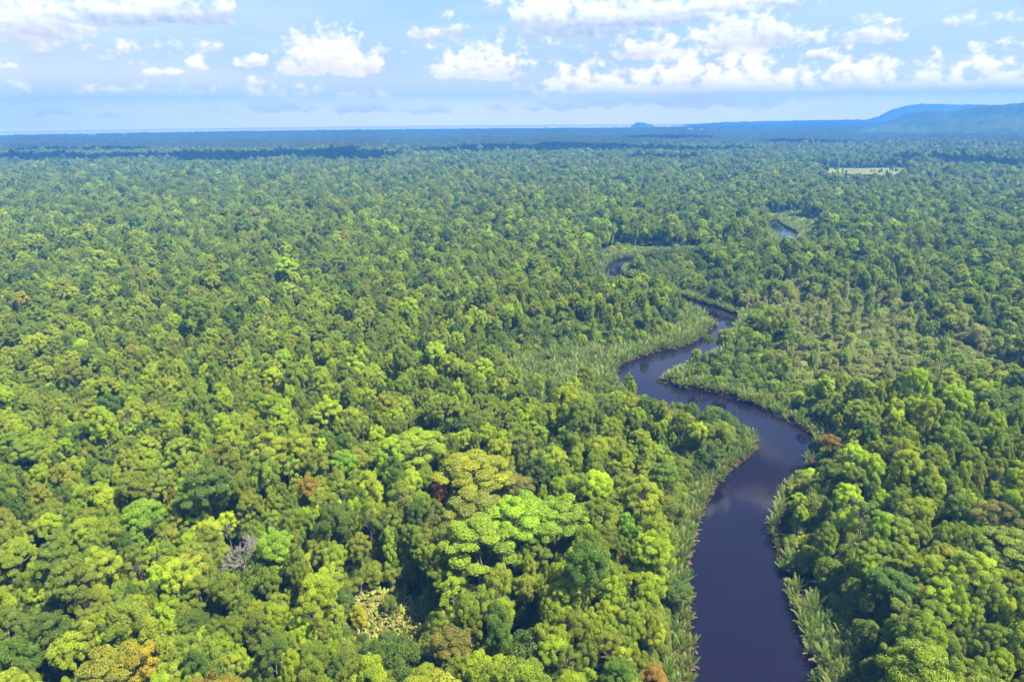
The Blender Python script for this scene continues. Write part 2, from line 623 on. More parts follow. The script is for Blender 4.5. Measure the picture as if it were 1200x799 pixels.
# palms of the river bank: no stem, long fronds straight from the mud
def frond(rg, az, lean, length, width, dry=False):
    n = 9
    t = np.linspace(0, 1, n)
    ang = lean + (0.55 if not dry else .9) * t ** 1.8
    ds = length / (n - 1)
    rr = np.concatenate([[0], np.cumsum(np.sin(ang[:-1]) * ds)])
    zz = np.concatenate([[0], np.cumsum(np.cos(ang[:-1]) * ds)])
    out = np.array([math.cos(az), math.sin(az), 0])
    side = np.array([-math.sin(az), math.cos(az), 0])
    P = rr[:, None] * out + zz[:, None] * np.array([0, 0, 1.0])
    V, F = [], []
    m = 15
    for i in range(m):
        u = 0.16 + 0.84 * (i + .5) / m
        k = u * (n - 1)
        a = int(min(k, n - 2))
        c = P[a] + (P[a + 1] - P[a]) * (k - a)
        td = norm(P[a + 1] - P[a])
        nn = np.cross(side, td)
        ll = width * (math.sin(math.pi * min(u * .9 + .1, 1)) ** .6 + .12) * rg.uniform(.85, 1.15)
        for s in (-1, 1):
            d = norm(side * s * .72 + td * .6 + nn * (.30 if not dry else -.2) + rg.normal(size=3) * .06)
            wv = td * 0.15
            b = len(V)
            V += [c - wv, c + d * ll * .55 - wv * 1.1, c + d * ll, c + d * ll * .5 + wv * 1.1]
            F.append((b, b + 1, b + 2, b + 3))
    for i in range(n - 1):                                   # midrib
        b = len(V)
        ww = side * 0.06 * (1 - i / n)
        V += [P[i] - ww, P[i] + ww, P[i + 1] + ww, P[i + 1] - ww]
        F.append((b, b + 1, b + 2, b + 3))
    return np.array(V), np.array(F)


PALM = []
palms_unlinked = bpy.data.collections.new('palm_kinds')
palms_far = bpy.data.collections.new('far_palm_kinds')
for v in range(5):
    rg = np.random.default_rng(500 + v)
    g, dr, T = [], [], []
    nf = 13
    for i in range(nf):
        k = i / nf
        g.append(frond(rg, i * 2.39996 + rg.normal() * .2, .10 + .62 * k + rg.normal() * .06, rg.uniform(5.2, 7.4) * (1 - .15 * k), .95))
        T.append(np.full(len(g[-1][1]), np.clip(.5 + .2 * rg.normal(), .1, .95)))
    for i in range(3):
        dr.append(frond(rg, rg.uniform(0, 6.28), .85 + .25 * rg.random(), rg.uniform(3.8, 5.0), .7, True))
    V, F = join(g)
    T = np.concatenate(T)
    V2, F2 = join(dr)
    T2 = rg.random(len(F2))
    V2[:, 2] += .3
    PALM.append((mesh_from('fronds', V, F, [LEAF], tone=T), mesh_from('dry_fronds', V2, F2, [DRY], tone=T2)))
    both = mesh_from('palm_both', np.concatenate([V, V2]), np.concatenate([F, F2 + len(V)]), [LEAF_I, DRY],
                     np.r_[np.zeros(len(F), int), np.ones(len(F2), int)], np.r_[T, T2])
    o = bpy.data.objects.new('palm_%02d' % v, both)
    palms_unlinked.objects.link(o)

# ferns and broken stalks of the clearing
ferns_unlinked = bpy.data.collections.new('fern_kinds')
for v in range(4):
    rg = np.random.default_rng(700 + v)
    g, mi, T = [], [], []
    for i in range(9):
        dry = rg.random() < .2
        g.append(frond(rg, rg.uniform(0, 6.28), rg.uniform(.2, 1.0), rg.uniform(1.5, 2.8), .5, dry))
        mi.append(np.full(len(g[-1][1]), int(dry)))
        T.append(np.full(len(g[-1][1]), rg.uniform(.3, 1)))
    V, F = join(g)
    o = bpy.data.objects.new('fern_%02d' % v, mesh_from('fern', V, F, [LEAF_I, DRY], np.concatenate(mi), np.concatenate(T)))
    ferns_unlinked.objects.link(o)


# ------------------------------------------------------------------ scatter one mass of plants as one object
def scatter(name, label, cat, coll, pos, idx, rot, scl, tint):
    n = len(pos)
    me = bpy.data.meshes.new(name)
    me.vertices.add(n)
    me.vertices.foreach_set('co', np.asarray(pos, np.float32).ravel())
    a = me.attributes.new('kind_index', 'INT', 'POINT')
    a.data.foreach_set('value', np.asarray(idx, np.int32))
    a = me.attributes.new('turn', 'FLOAT_VECTOR', 'POINT')
    a.data.foreach_set('vector', np.asarray(rot, np.float32).ravel())
    a = me.attributes.new('size', 'FLOAT_VECTOR', 'POINT')
    a.data.foreach_set('vector', np.asarray(scl, np.float32).ravel())
    a = me.attributes.new('tint', 'FLOAT_COLOR', 'POINT')
    a.data.foreach_set('color', np.c_[np.asarray(tint), np.ones(n)].astype(np.float32).ravel())
    me.update()
    o = link(name, me, kind='stuff', label=label, category=cat)
    ng = bpy.data.node_groups.new(name, 'GeometryNodeTree')
    ng.interface.new_socket('Geometry', in_out='INPUT', socket_type='NodeSocketGeometry')
    ng.interface.new_socket('Geometry', in_out='OUTPUT', socket_type='NodeSocketGeometry')
    N = ng.nodes
    gi, go = N.new('NodeGroupInput'), N.new('NodeGroupOutput')
    ci = N.new('GeometryNodeCollectionInfo')
    ci.inputs['Collection'].default_value = coll
    ci.inputs['Separate Children'].default_value = True
    ci.inputs['Reset Children'].default_value = True
    ip = N.new('GeometryNodeInstanceOnPoints')
    ip.inputs['Pick Instance'].default_value = True

    def attr(nm, ty):
        nd = N.new('GeometryNodeInputNamedAttribute')
        nd.data_type = ty
        nd.inputs[0].default_value = nm
        return [s for s in nd.outputs if s.enabled and s.name == 'Attribute'][0]
    L = ng.links
    L.new(gi.outputs[0], ip.inputs['Points'])
    L.new(ci.outputs[0], ip.inputs['Instance'])
    L.new(attr('kind_index', 'INT'), ip.inputs['Instance Index'])
    L.new(attr('turn', 'FLOAT_VECTOR'), ip.inputs['Rotation'])
    L.new(attr('size', 'FLOAT_VECTOR'), ip.inputs['Scale'])
    L.new(ip.outputs[0], go.inputs[0])
    md = o.modifiers.new('scatter', 'NODES')
    md.node_group = ng
    return o


# ------------------------------------------------------------------ river course
# bank lines read off the photograph: pixel and the height of what is seen there (0: water edge, more: plants that hide it)
LEFT = [(800, 960, 1), (812, 799, 1), (809, 690, 1), (812, 640, 1), (823, 603, 1), (845, 562, 1), (864, 545, 1), (882, 531, 1), (889, 519, 2), (883, 505, 4),
        (868, 491, 7), (840, 481, 9), (812, 474, 9), (775, 466, 9), (750, 458, 8), (730, 446, 5), (722, 436, 3), (727, 428, 1), (747, 421, 0), (770, 413, 0),
        (798, 408, 0), (817, 400, 0), (829, 390, 0), (839, 378, 2), (834, 370, 5), (818, 358, 6), (796, 348, 7), (770, 340, 7), (742, 336, 7), (716, 330, 5), (707, 321, 3),
        (712, 310, 2), (724, 303, 2), (760, 296, 4), (800, 292, 5), (850, 290, 5), (900, 290, 5), (917, 285, 4), (914, 276, 4), (905, 268, 5), (900, 261, 6), (905, 254, 6), (940, 248, 6)]
RIGHT = [(980, 960, 1), (953, 799, 1), (950, 768, 1), (934, 735, 1), (920, 690, 1), (908, 645, 2), (905, 600, 6), (914, 566, 9), (928, 546, 9), (945, 526, 8), (955, 515, 4),
         (951, 509, 0), (943, 504, 0), (929, 498, 0), (909, 488, 0), (886, 477, 0), (858, 468, 0), (830, 460, 0), (793, 454, 0), (778, 447, 0), (775, 442, 4), (786, 425, 9),
         (806, 416, 9), (830, 405, 9), (850, 395, 8), (862, 380, 4), (866, 373, 0), (857, 367, 0), (842, 361, 0), (820, 355, 0), (798, 347, 0), (775, 340, 0), (750, 331, 0),
         (735, 325, 0), (729, 320, 0), (733, 313, 1), (745, 308, 5), (770, 304, 6), (810, 299, 6), (860, 296, 6), (910, 296, 6), (933, 282, 3), (937, 275, 0), (925, 268, 0), (912, 260, 0), (920, 253, 3), (950, 246, 6)]


def catmull(P, n):
    P = np.asarray(P, float)
    P = np.vstack([2 * P[0] - P[1], P, 2 * P[-1] - P[-2]])
    out = []
    for i in range(1, len(P) - 2):
        for k in range(n):
            t = k / n
            a, b, c, d = P[i - 1:i + 3]
            out.append(.5 * ((2 * b) + (-a + c) * t + (2 * a - 5 * b + 4 * c - d) * t * t + (-a + 3 * b - 3 * c + d) * t ** 3))
    out.append(P[-2])
    return np.array(out)


LB = catmull([at(x, y, z) for x, y, z in LEFT], 4)
RB = catmull([at(x, y, z) for x, y, z in RIGHT], 4)
RIVER = np.vstack([LB, RB[::-1]])


def inside(pts, poly):
    x, y = pts[:, 0], pts[:, 1]
    res = np.zeros(len(pts), bool)
    j = len(poly) - 1
    for i in range(len(poly)):
        xi, yi, xj, yj = *poly[i], *poly[j]
        c = (yi > y) != (yj > y)
        with np.errstate(divide='ignore', invalid='ignore'):
            res ^= c & (x < (xj - xi) * (y - yi) / (yj - yi + 1e-12) + xi)
        j = i
    return res


def dist_line(pts, line):
    best = np.full(len(pts), 1e9)
    for a, b in zip(line[:-1], line[1:]):
        ab = b - a
        t = np.clip(((pts - a) @ ab) / max(ab @ ab, 1e-9), 0, 1)
        d = np.hypot(*(pts - a - t[:, None] * ab).T)
        best = np.minimum(best, d)
    return best


def river_dist(pts):
    d = np.full(len(pts), 1e9)
    near = (pts[:, 1] < 1700) & (pts[:, 0] > -200)
    q = pts[near]
    dl, dr = dist_line(q, LB), dist_line(q, RB)
    dd = np.minimum(dl, dr)
    d[near] = np.where(inside(q, RIVER), -dd, dd)
    return d


def zone(pts, poly, z):
    px, py, dep = project(np.c_[pts, np.full(len(pts), z)])
    return inside(np.c_[px, py], np.array(poly, float)) & (dep > 0)


# river surface: triangulated outline, a shade above the bed
def polygon_sheet(name, poly, z, mat, **props):
    from mathutils.geometry import tessellate_polygon
    tri = tessellate_polygon([[Vector((p[0], p[1], 0)) for p in poly]])
    V = np.c_[poly, np.full(len(poly), z)]
    F = np.array([(a, b, c) for a, b, c in tri])
    n = np.cross(V[F[:, 1]] - V[F[:, 0]], V[F[:, 2]] - V[F[:, 0]])[:, 2]
    F[n < 0] = F[n < 0][:, ::-1]
    return link(name, mesh_from(name, V, F, [mat]), **props)


WATER = water_material('river_water', (0.0062, 0.0038, 0.0135), 0.04, 0.010, 1.1)
polygon_sheet('river', RIVER, 0.35, WATER, kind='structure', label='dark tannin brown river winding through the rainforest', category='river')

# muddy margin that slopes from the plants into the water, both banks
MUD = plain_diffuse('mud', (0.018, 0.014, 0.010), (0.034, 0.026, 0.018), 0.4)


def margin(line, sgn):
    tg = norm(np.gradient(line, axis=0))
    nn = np.c_[-tg[:, 1], tg[:, 0]] * sgn
    V = np.vstack([np.c_[line - nn * .4, np.full(len(line), .2)], np.c_[line + nn * 1.6, np.full(len(line), .9)], np.c_[line + nn * 4.5, np.full(len(line), .004)]])
    n = len(line)
    F = [(k * n + i, k * n + i + 1, (k + 1) * n + i + 1, (k + 1) * n + i) for k in range(2) for i in range(n - 1)]
    return V, np.array(F)


mv, mf = join([margin(LB, 1), margin(RB, -1)])
link('mud_bank', mesh_from('mud_bank', mv, mf, [MUD]), kind='structure', label='low brown mud bank along the dark river', category='bank')

# ------------------------------------------------------------------ ground, far canopy, sea
COAST = 7400.0


def polar(name, r0, r1, nr, a0, a1, na, zfun, mat, **props):
    r = np.geomspace(max(r0, 1), r1, nr)
    a = np.radians(np.linspace(a0, a1, na))
    Rr, A = np.meshgrid(r, a, indexing='ij')
    X, Y = Rr * np.sin(A), Rr * np.cos(A)
    Z = zfun(X, Y)
    V = np.stack([X, Y, Z], -1).reshape(-1, 3)
    i, j = np.meshgrid(np.arange(nr - 1), np.arange(na - 1), indexing='ij')
    k = (i * na + j).ravel()
    F = np.stack([k, k + 1, k + na + 1, k + na], 1)[:, ::-1]
    return link(name, mesh_from(name, V, F, [mat], smooth=props.pop('smooth', False)), **props)


FLOOR = ground_material()
ga = np.radians(np.arange(0, 360, 3.0))
gv = np.vstack([np.c_[np.sin(ga) * 7500, np.cos(ga) * 7500, 0 * ga], [(0, 0, 0)]])
ng_ = len(ga)
link('ground', mesh_from('ground', gv, [(i, ng_, (i + 1) % ng_) for i in range(ng_)], [FLOOR]), kind='structure', label='flat dark forest floor under the trees', category='ground')

FAR_R = 5600.0


def rise(X, Y):
    """the land climbs very gently towards the coast and more to the east"""
    d = np.hypot(X, Y)
    e = np.clip((X - 0.15 * Y) / 4000, 0, 1.2) * np.clip((d - 2500) / 6000, 0, 1) * 55
    return e


def far_z(X, Y):
    g = np.random.default_rng(5)
    d = np.hypot(X, Y)
    return rise(X, Y) + 17 + g.normal(size=X.shape) * 3.5 * np.clip((d - 4900) / 600, 0, 1) - 18 * np.clip((5200 - d) / 300, 0, 1)


CANOPY = plain_diffuse('far_canopy', (0.016, 0.032, 0.010), (0.036, 0.056, 0.018), 0.012)  # greens darkened to stand for shade between crowns, which the sheet lacks
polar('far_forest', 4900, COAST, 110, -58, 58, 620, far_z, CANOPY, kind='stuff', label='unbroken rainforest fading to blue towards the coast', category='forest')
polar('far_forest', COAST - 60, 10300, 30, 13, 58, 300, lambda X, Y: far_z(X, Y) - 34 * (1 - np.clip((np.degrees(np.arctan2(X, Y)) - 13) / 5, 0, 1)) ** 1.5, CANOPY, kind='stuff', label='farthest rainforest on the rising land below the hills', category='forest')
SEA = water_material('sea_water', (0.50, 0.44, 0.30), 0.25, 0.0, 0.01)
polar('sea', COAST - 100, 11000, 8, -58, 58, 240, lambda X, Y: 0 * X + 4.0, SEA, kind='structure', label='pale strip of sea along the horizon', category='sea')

# ------------------------------------------------------------------ mountains on the horizon (skyline at photo pixels, real distance and depth)
HILL = plain_diffuse('wooded_slopes', (0.028, 0.050, 0.016), (0.06, 0.085, 0.025), 0.004)


def ridge(name, label, dist, sky, depth, seed, rough):
    g = np.random.default_rng(seed)
    xs = np.arange(sky[0][0], sky[-1][0] + 1, 3)
    ys = np.interp(xs, [s[0] for s in sky], [s[1] for s in sky])
    P = []
    for x, y in zip(xs, ys):
        d = ray(x, y)
        h = math.hypot(d.x, d.y)
        P.append((d.x / h * dist, d.y / h * dist, CAM_H + d.z / h * dist))
    P = np.array(P)
    hh = np.maximum(P[:, 2], 20.0) * np.clip(np.minimum(np.arange(len(P)), np.arange(len(P))[::-1] + (sky[-1][0] > 1200) * 99) / (len(P) * .25), 0, 1) ** .7
    n = 26
    V = []
    rows = np.linspace(-1, 1, n)
    spur = np.cumsum(g.normal(size=len(xs)))
    kw = min(25, len(xs))
    spur = spur - np.convolve(spur, np.ones(kw) / kw, 'same')[:len(xs)]
    for t in rows:
        pr = (1 - abs(t)) ** 1.15
        off = t * depth
        k = (dist + off) / dist
        z = hh * pr * (1 + (0.05 * spur * abs(t) * (1 - abs(t)) * 4).clip(-.5, .5)) + g.normal(size=len(xs)) * rough * .4 * pr * (t != 0)
        V.append(np.c_[P[:, 0] * k, P[:, 1] * k, z - 3])
    V = np.concatenate(V)
    m = len(xs)
    F = [(a * m + i, a * m + i + 1, (a + 1) * m + i + 1, (a + 1) * m + i) for a in range(n - 1) for i in range(m - 1)]
    return link(name, mesh_from(name, V, F, [HILL], smooth=True), kind='structure', label=label, category='mountain')


ridge('mountain', 'blue wooded ridge climbing along the horizon, the nearer one', 5700, [(985, 150), (1010, 146), (1030, 140), (1042, 136), (1058, 132), (1080, 130), (1105, 129), (1130, 126.5), (1150, 124.5), (1175, 121.5), (1190, 119.5), (1203, 117), (1230, 114), (1270, 113), (1320, 113)], 800, 3, 8)
ridge('mountain', 'paler far ridge rising behind the blue one', 9000, [(955, 148), (975, 145), (1000, 141), (1030, 134), (1045, 127), (1058, 124), (1070, 121.5), (1090, 120.5), (1115, 121), (1140, 121.5), (1170, 122), (1200, 122), (1250, 121), (1320, 121)], 1300, 4, 10)
ridge('hills', 'faint long line of low hills along the horizon', 9300, [(775, 149), (830, 145.6), (870, 142.8), (900, 141.5), (930, 143), (960, 141), (990, 143), (1030, 141.5), (1060, 144)], 900, 6, 6)
ridge('hills', 'low foothill below the blue ridge', 5100, [(960, 151), (1000, 146), (1030, 143.5), (1060, 142), (1090, 141), (1110, 138), (1130, 137.5), (1150, 140), (1175, 137), (1200, 136), (1240, 134), (1300, 133)], 600, 8, 8)
ridge('island', 'small dark island hill rising from the pale sea', 9000, [(737, 147.5), (742, 144.6), (748, 142.6), (754, 143.4), (760, 145.2), (766, 146), (772, 147.5)], 500, 9, 3)

# ------------------------------------------------------------------ cumulus overhead, out of the picture: they throw the dark bands on the far forest
CLOUD, ct_, co_ = material('cloud')
cd_, cl_, cm_ = ct_.add('ShaderNodeBsdfDiffuse'), ct_.add('ShaderNodeBsdfTranslucent'), ct_.add('ShaderNodeMixShader')
cd_.inputs[0].default_value = cl_.inputs[0].default_value = (0.9, 0.9, 0.9, 1)
cm_.inputs[0].default_value = 0.4
ct_.put(cm_.inputs[1], cd_.outputs[0])
ct_.put(cm_.inputs[2], cl_.outputs[0])
ct_.put(co_.inputs[0], cm_.outputs[0])


def cumulus(shadow, alt, rg):
    """one flat based cloud at its real height, over the ground it shades"""
    sx0, sx1, sy0, sy1 = shadow
    V, F, o = [], [], 0
    off = np.array([sun_dir.x, sun_dir.y]) / sun_dir.z * (alt - 20)
    a, b = at(sx0, (sy0 + sy1) / 2, 20), at(sx1, (sy0 + sy1) / 2, 20)
    near_, far_ = at((sx0 + sx1) / 2, sy1, 20), at((sx0 + sx1) / 2, sy0, 20)
    dy = abs(far_[1] - near_[1])
    L = np.hypot(*(b - a))
    m = max(6, int(2.2 * L / max(dy, 60)))
    for i in range(m):
        t = (i + .5) / m
        c = a + (b - a) * t + rg.normal(size=2) * np.array([.1 * L / m, .12 * dy]) + off
        k = .55 + .6 * math.sin(math.pi * t) * rg.uniform(.6, 1.2)
        rx, ry, rz = L / m * rg.uniform(.7, 1.2), dy * .5 * k, dy * .16 * k
        nu_, nv_ = 18, 9
        th, ph = np.meshgrid(np.linspace(0, 2 * math.pi, nu_, endpoint=False), np.linspace(-1.45, 1.5, nv_), indexing='ij')
        w_ = 1 + .13 * rg.normal(size=th.shape)
        z = np.where(ph < 0, .15, 1.0) * np.sin(ph) * rz
        V.append(np.stack([c[0] + rx * w_ * np.cos(ph) * np.cos(th), c[1] + ry * w_ * np.cos(ph) * np.sin(th), alt + z * w_], -1).reshape(-1, 3))
        for u_ in range(nu_):
            for v_ in range(nv_ - 1):
                p0, p1 = u_ * nv_ + v_, ((u_ + 1) % nu_) * nv_ + v_
                F.append((o + p0, o + p1, o + p1 + 1, o + p0 + 1))
        o += nu_ * nv_
    return np.concatenate(V), np.array(F)


SHADOWS = [(225, 470, 177, 187), (20, 175, 174, 178.5), (-60, 190, 182, 188.5), (470, 600, 175, 179), (560, 735, 168.5, 177), (740, 830, 159.5, 163), (640, 860, 174, 178),
           (735, 815, 184, 188), (1000, 1040, 195, 198), (1085, 1180, 184, 196), (900, 990, 165, 169)]
rgc = np.random.default_rng(61)
cv, cf = join([cumulus(s_, 1250.0, rgc) for s_ in SHADOWS])
link('clouds', mesh_from('clouds', cv, cf, [CLOUD], smooth=True), kind='stuff', label='scattered cumulus above the forest, casting dark bands of shade', category='clouds')

# ------------------------------------------------------------------ planting: where each tree stands
TONES = {'lime': (.150, .196, .014), 'yellow-green': (.135, .168, .016), 'mid-green': (.090, .126, .018), 'olive': (.094, .120, .020), 'grey-green': (.088, .118, .040),
         'deep green': (.048, .082, .016), 'khaki': (.122, .136, .042), 'golden': (.150, .150, .012), 'rust-orange': (.110, .092, .028), 'pale green': (.128, .160, .050)}
TN = list(TONES)

# one staggered lattice with jitter, denser near; positions in plan metres
MAXR = 3000.0


def lattice(sp, y0, y1, jit, seed, half=0.80, pad=60):
    g = np.random.default_rng(seed)
    ys = np.arange(y0, y1, sp * .866)
    out = []
    for r_, y in enumerate(ys):
        hw = half * y + pad
        xs = np.arange(-hw, hw, sp) + (sp / 2 if r_ % 2 else 0)
        out.append(np.c_[xs, np.full(len(xs), y)])
    P = np.concatenate(out)
    return P + g.uniform(-jit, jit, P.shape) * sp


PZ_NIPA = [(578, 416), (640, 399), (715, 397), (785, 380), (800, 352), (815, 350), (842, 372), (840, 392), (800, 411), (748, 424), (724, 437), (738, 464), (702, 462), (650, 458), (600, 444)]
PZ_PALE = [(868, 356), (935, 338), (1010, 340), (1080, 362), (1140, 392), (1215, 425), (1215, 455), (1120, 466), (1000, 466), (945, 447), (905, 424), (925, 392)]
PZ_BANK = [(772, 440), (790, 415), (850, 385), (880, 380), (930, 395), (960, 440), (960, 500), (940, 505), (880, 480), (800, 458)]
PZ_TIP = [(790, 600), (780, 520), (760, 470), (840, 474), (892, 500), (895, 530), (850, 575), (830, 610), (815, 700), (780, 700)]
PZ_RBANK = [(905, 560), (960, 505), (1000, 520), (985, 600), (1000, 680), (1060, 799), (940, 799), (900, 690)]
PZ_FERN = [(395, 722), (440, 690), (470, 684), (505, 716), (512, 752), (490, 775), (430, 775), (400, 755)]
PZ_FERN2 = [(590, 748), (615, 742), (628, 760), (622, 799), (596, 799)]
PZ_FIELD = [(962, 198.5), (1000, 200), (1066, 198), (1064, 203.5), (1000, 206), (962, 202)]

P = lattice(5.35, 60, MAXR, .44, 21)
g = np.random.default_rng(77)
sel = g.random(len(P)) > .05
P = P[sel]
rd = river_dist(P)
px10, py10, dep10 = project(np.c_[P, np.full(len(P), 10.0)])
pxs = np.c_[px10, py10]


def inz(poly):
    return inside(pxs, np.array(poly, float))


z_nipa, z_bank, z_tip, z_rb = inz(PZ_NIPA), inz(PZ_BANK), inz(PZ_TIP), inz(PZ_RBANK)


def ragged(pts, amp):
    return pts + amp * np.c_[np.sin(pts[:, 1] / 17 + np.sin(pts[:, 0] / 29)) + np.sin(pts[:, 0] / 11 + pts[:, 1] / 23), np.sin(pts[:, 0] / 19 + np.sin(pts[:, 1] / 31)) + np.sin(pts[:, 1] / 13 - pts[:, 0] / 27)]


z_pale = zone(ragged(P, 17.0), PZ_PALE, 8)
z_ring = np.zeros(len(P), bool)
for ox_, oy_ in ((35, 0), (-35, 0), (0, 45), (0, -45), (25, 32), (-25, 32)):
    z_ring |= zone(ragged(P, 17.0) + np.array([ox_, oy_]), PZ_PALE, 8)
z_ring &= ~z_pale
z_fern = zone(P, PZ_FERN, 1) | zone(P, PZ_FERN2, 2)
FIELD_P = np.array([at(a, b, 0) for a, b in [(955, 197.0), (1010, 197.5), (1066, 196.5), (1064, 206), (1000, 209), (955, 206)]])
z_field = inside(P, FIELD_P)
Pj = P + np.c_[np.sin(P[:, 1] / 31) * 10, np.sin(P[:, 0] / 23) * 16 + np.sin(P[:, 0] / 9) * 8]
for zz_ in (4, 10, 16, 22, 28):
    z_field |= zone(Pj, PZ_FIELD, zz_)
z_field &= g.random(len(P)) > .012
palm_w = np.where(zone(P, [(690, 290), (790, 290), (900, 370), (870, 395), (780, 362), (700, 335)], 5), 15.0, np.where(z_tip, 10.0, 8.0))
palm_w = np.where(zone(P, [(895, 690), (1010, 690), (1060, 860), (930, 860)], 3), 15.0, palm_w)
palm_w = np.where(zone(P, [(900, 520), (965, 505), (965, 600), (930, 640), (890, 640)], 6), 2.5, palm_w)
for zz_ in (8, 14, 20, 26):
    z_fern |= zone(P, PZ_FERN, zz_) | zone(P, PZ_FERN2, zz_)
z_front = zone(P, PZ_NIPA, 13) | zone(P, PZ_NIPA, 19) | zone(P, PZ_NIPA, 25)
ok = (rd > 2.5 + palm_w * .75) & ~z_nipa & ~z_fern & ~z_field
P, rd = P[ok], rd[ok]
z_pale, z_bank, z_tip, z_rb, z_front, z_ring = z_pale[ok], z_bank[ok], z_tip[ok], z_rb[ok], z_front[ok], z_ring[ok]
N = len(P)


def smooth_noise(pts, wl, seed):
    """cheap value noise in -1..1"""
    gg = np.random.default_rng(seed)
    s = np.zeros(len(pts))
    for k in range(9):
        a = gg.uniform(0, 2 * math.pi)
        f = 2 * math.pi / wl * gg.uniform(.5, 1.7)
        s += np.sin((pts[:, 0] * math.cos(a) + pts[:, 1] * math.sin(a)) * f + gg.uniform(0, 6.28))
    return s / 3.6


form = np.empty(N, int)
u = g.random(N)
form = np.select([u < .26, u < .37, u < .64, u < .74, u < .88], [0, 1, 2, 3, 4], 0)
z_view = zone(P, [(690, 316), (722, 284), (800, 294), (880, 360), (860, 374), (770, 347), (745, 352), (690, 352)], 4) | zone(P, [(893, 248), (965, 258), (955, 304), (898, 304)], 4) | zone(P, [(735, 455), (800, 450), (905, 490), (905, 530), (870, 530), (745, 500)], 5)
z_edge = np.zeros(N, bool)
for dy_ in (8, 16, 24):
    z_edge |= zone(P - np.array([4.0, dy_]), PZ_NIPA, 5)
low = z_edge | z_front | (z_ring & (g.random(N) < .45)) | z_bank | z_pale | z_view | ((z_tip | z_rb) & (rd < 22)) | (rd < 11)
form = np.where(low & ((g.random(N) < .88) | z_view | (z_pale & (g.random(N) < .45))), 5, form)
scl = np.exp(g.normal(0, .24, N)) * .645
hgt = .93 * (scl / .645) ** .55 * np.exp(g.normal(0, .08, N)) * (1 + .05 * smooth_noise(P, 160, 3))
big = (g.random(N) < .05) & ~low
form = np.where(big, np.where(g.random(N) < .65, 1, 0), form)
scl = np.where(big, scl * 1.4, scl)
hgt = np.where(big, hgt * 1.28, hgt)
scl = np.where(form == 5, scl * 1.25, scl)
hgt = np.where(form == 5, hgt * np.where(z_pale, .50, np.where(z_view, .5, np.where(z_bank | (rd < 14), .80, 1.0))), hgt)
scl = np.where(form == 3, scl * 1.2, scl)
scl = np.where(np.hypot(P[:, 0], P[:, 1]) > 260, scl * .9, scl)
tone = np.empty(N, int)
bias = smooth_noise(P, 220, 9)
dd = np.hypot(P[:, 0], P[:, 1])
u = g.random(N)
near = np.clip(1.15 - dd / 900, 0.15, 1)
# shares of the tones, cumulative: lime, yellow-green, mid-green, olive, grey-green, deep green, khaki, golden, rust, pale
sh = np.stack([.06 + .19 * near, .10 + .20 * near + .04 * bias, .24 + 0 * near, .20 + 0 * near, .20 - .06 * near, .12 - .03 * bias, .06 + 0 * near, .003 + 0 * near, .002 + 0 * near, .08 + 0 * near], 1).clip(0.002)
cum = np.cumsum(sh / sh.sum(1, keepdims=True), 1)
tone = (u[:, None] > cum).sum(1).clip(0, 9)
u2 = g.random(N)
tone = np.where(z_pale, np.select([u2 < .4, u2 < .65, u2 < .85], [9, 6, 4], 3), tone)
hgt = np.where(z_ring & (form != 5), hgt * .8, hgt)
tone = np.where(z_bank, np.select([u2 < .5, u2 < .7, u2 < .82, u2 < .90], [2, 3, 9, 1], 5), tone)
yaw = g.uniform(0, 6.283, N)
var = np.array([g.integers(0, NVAR[FORMS[f]]) for f in form])

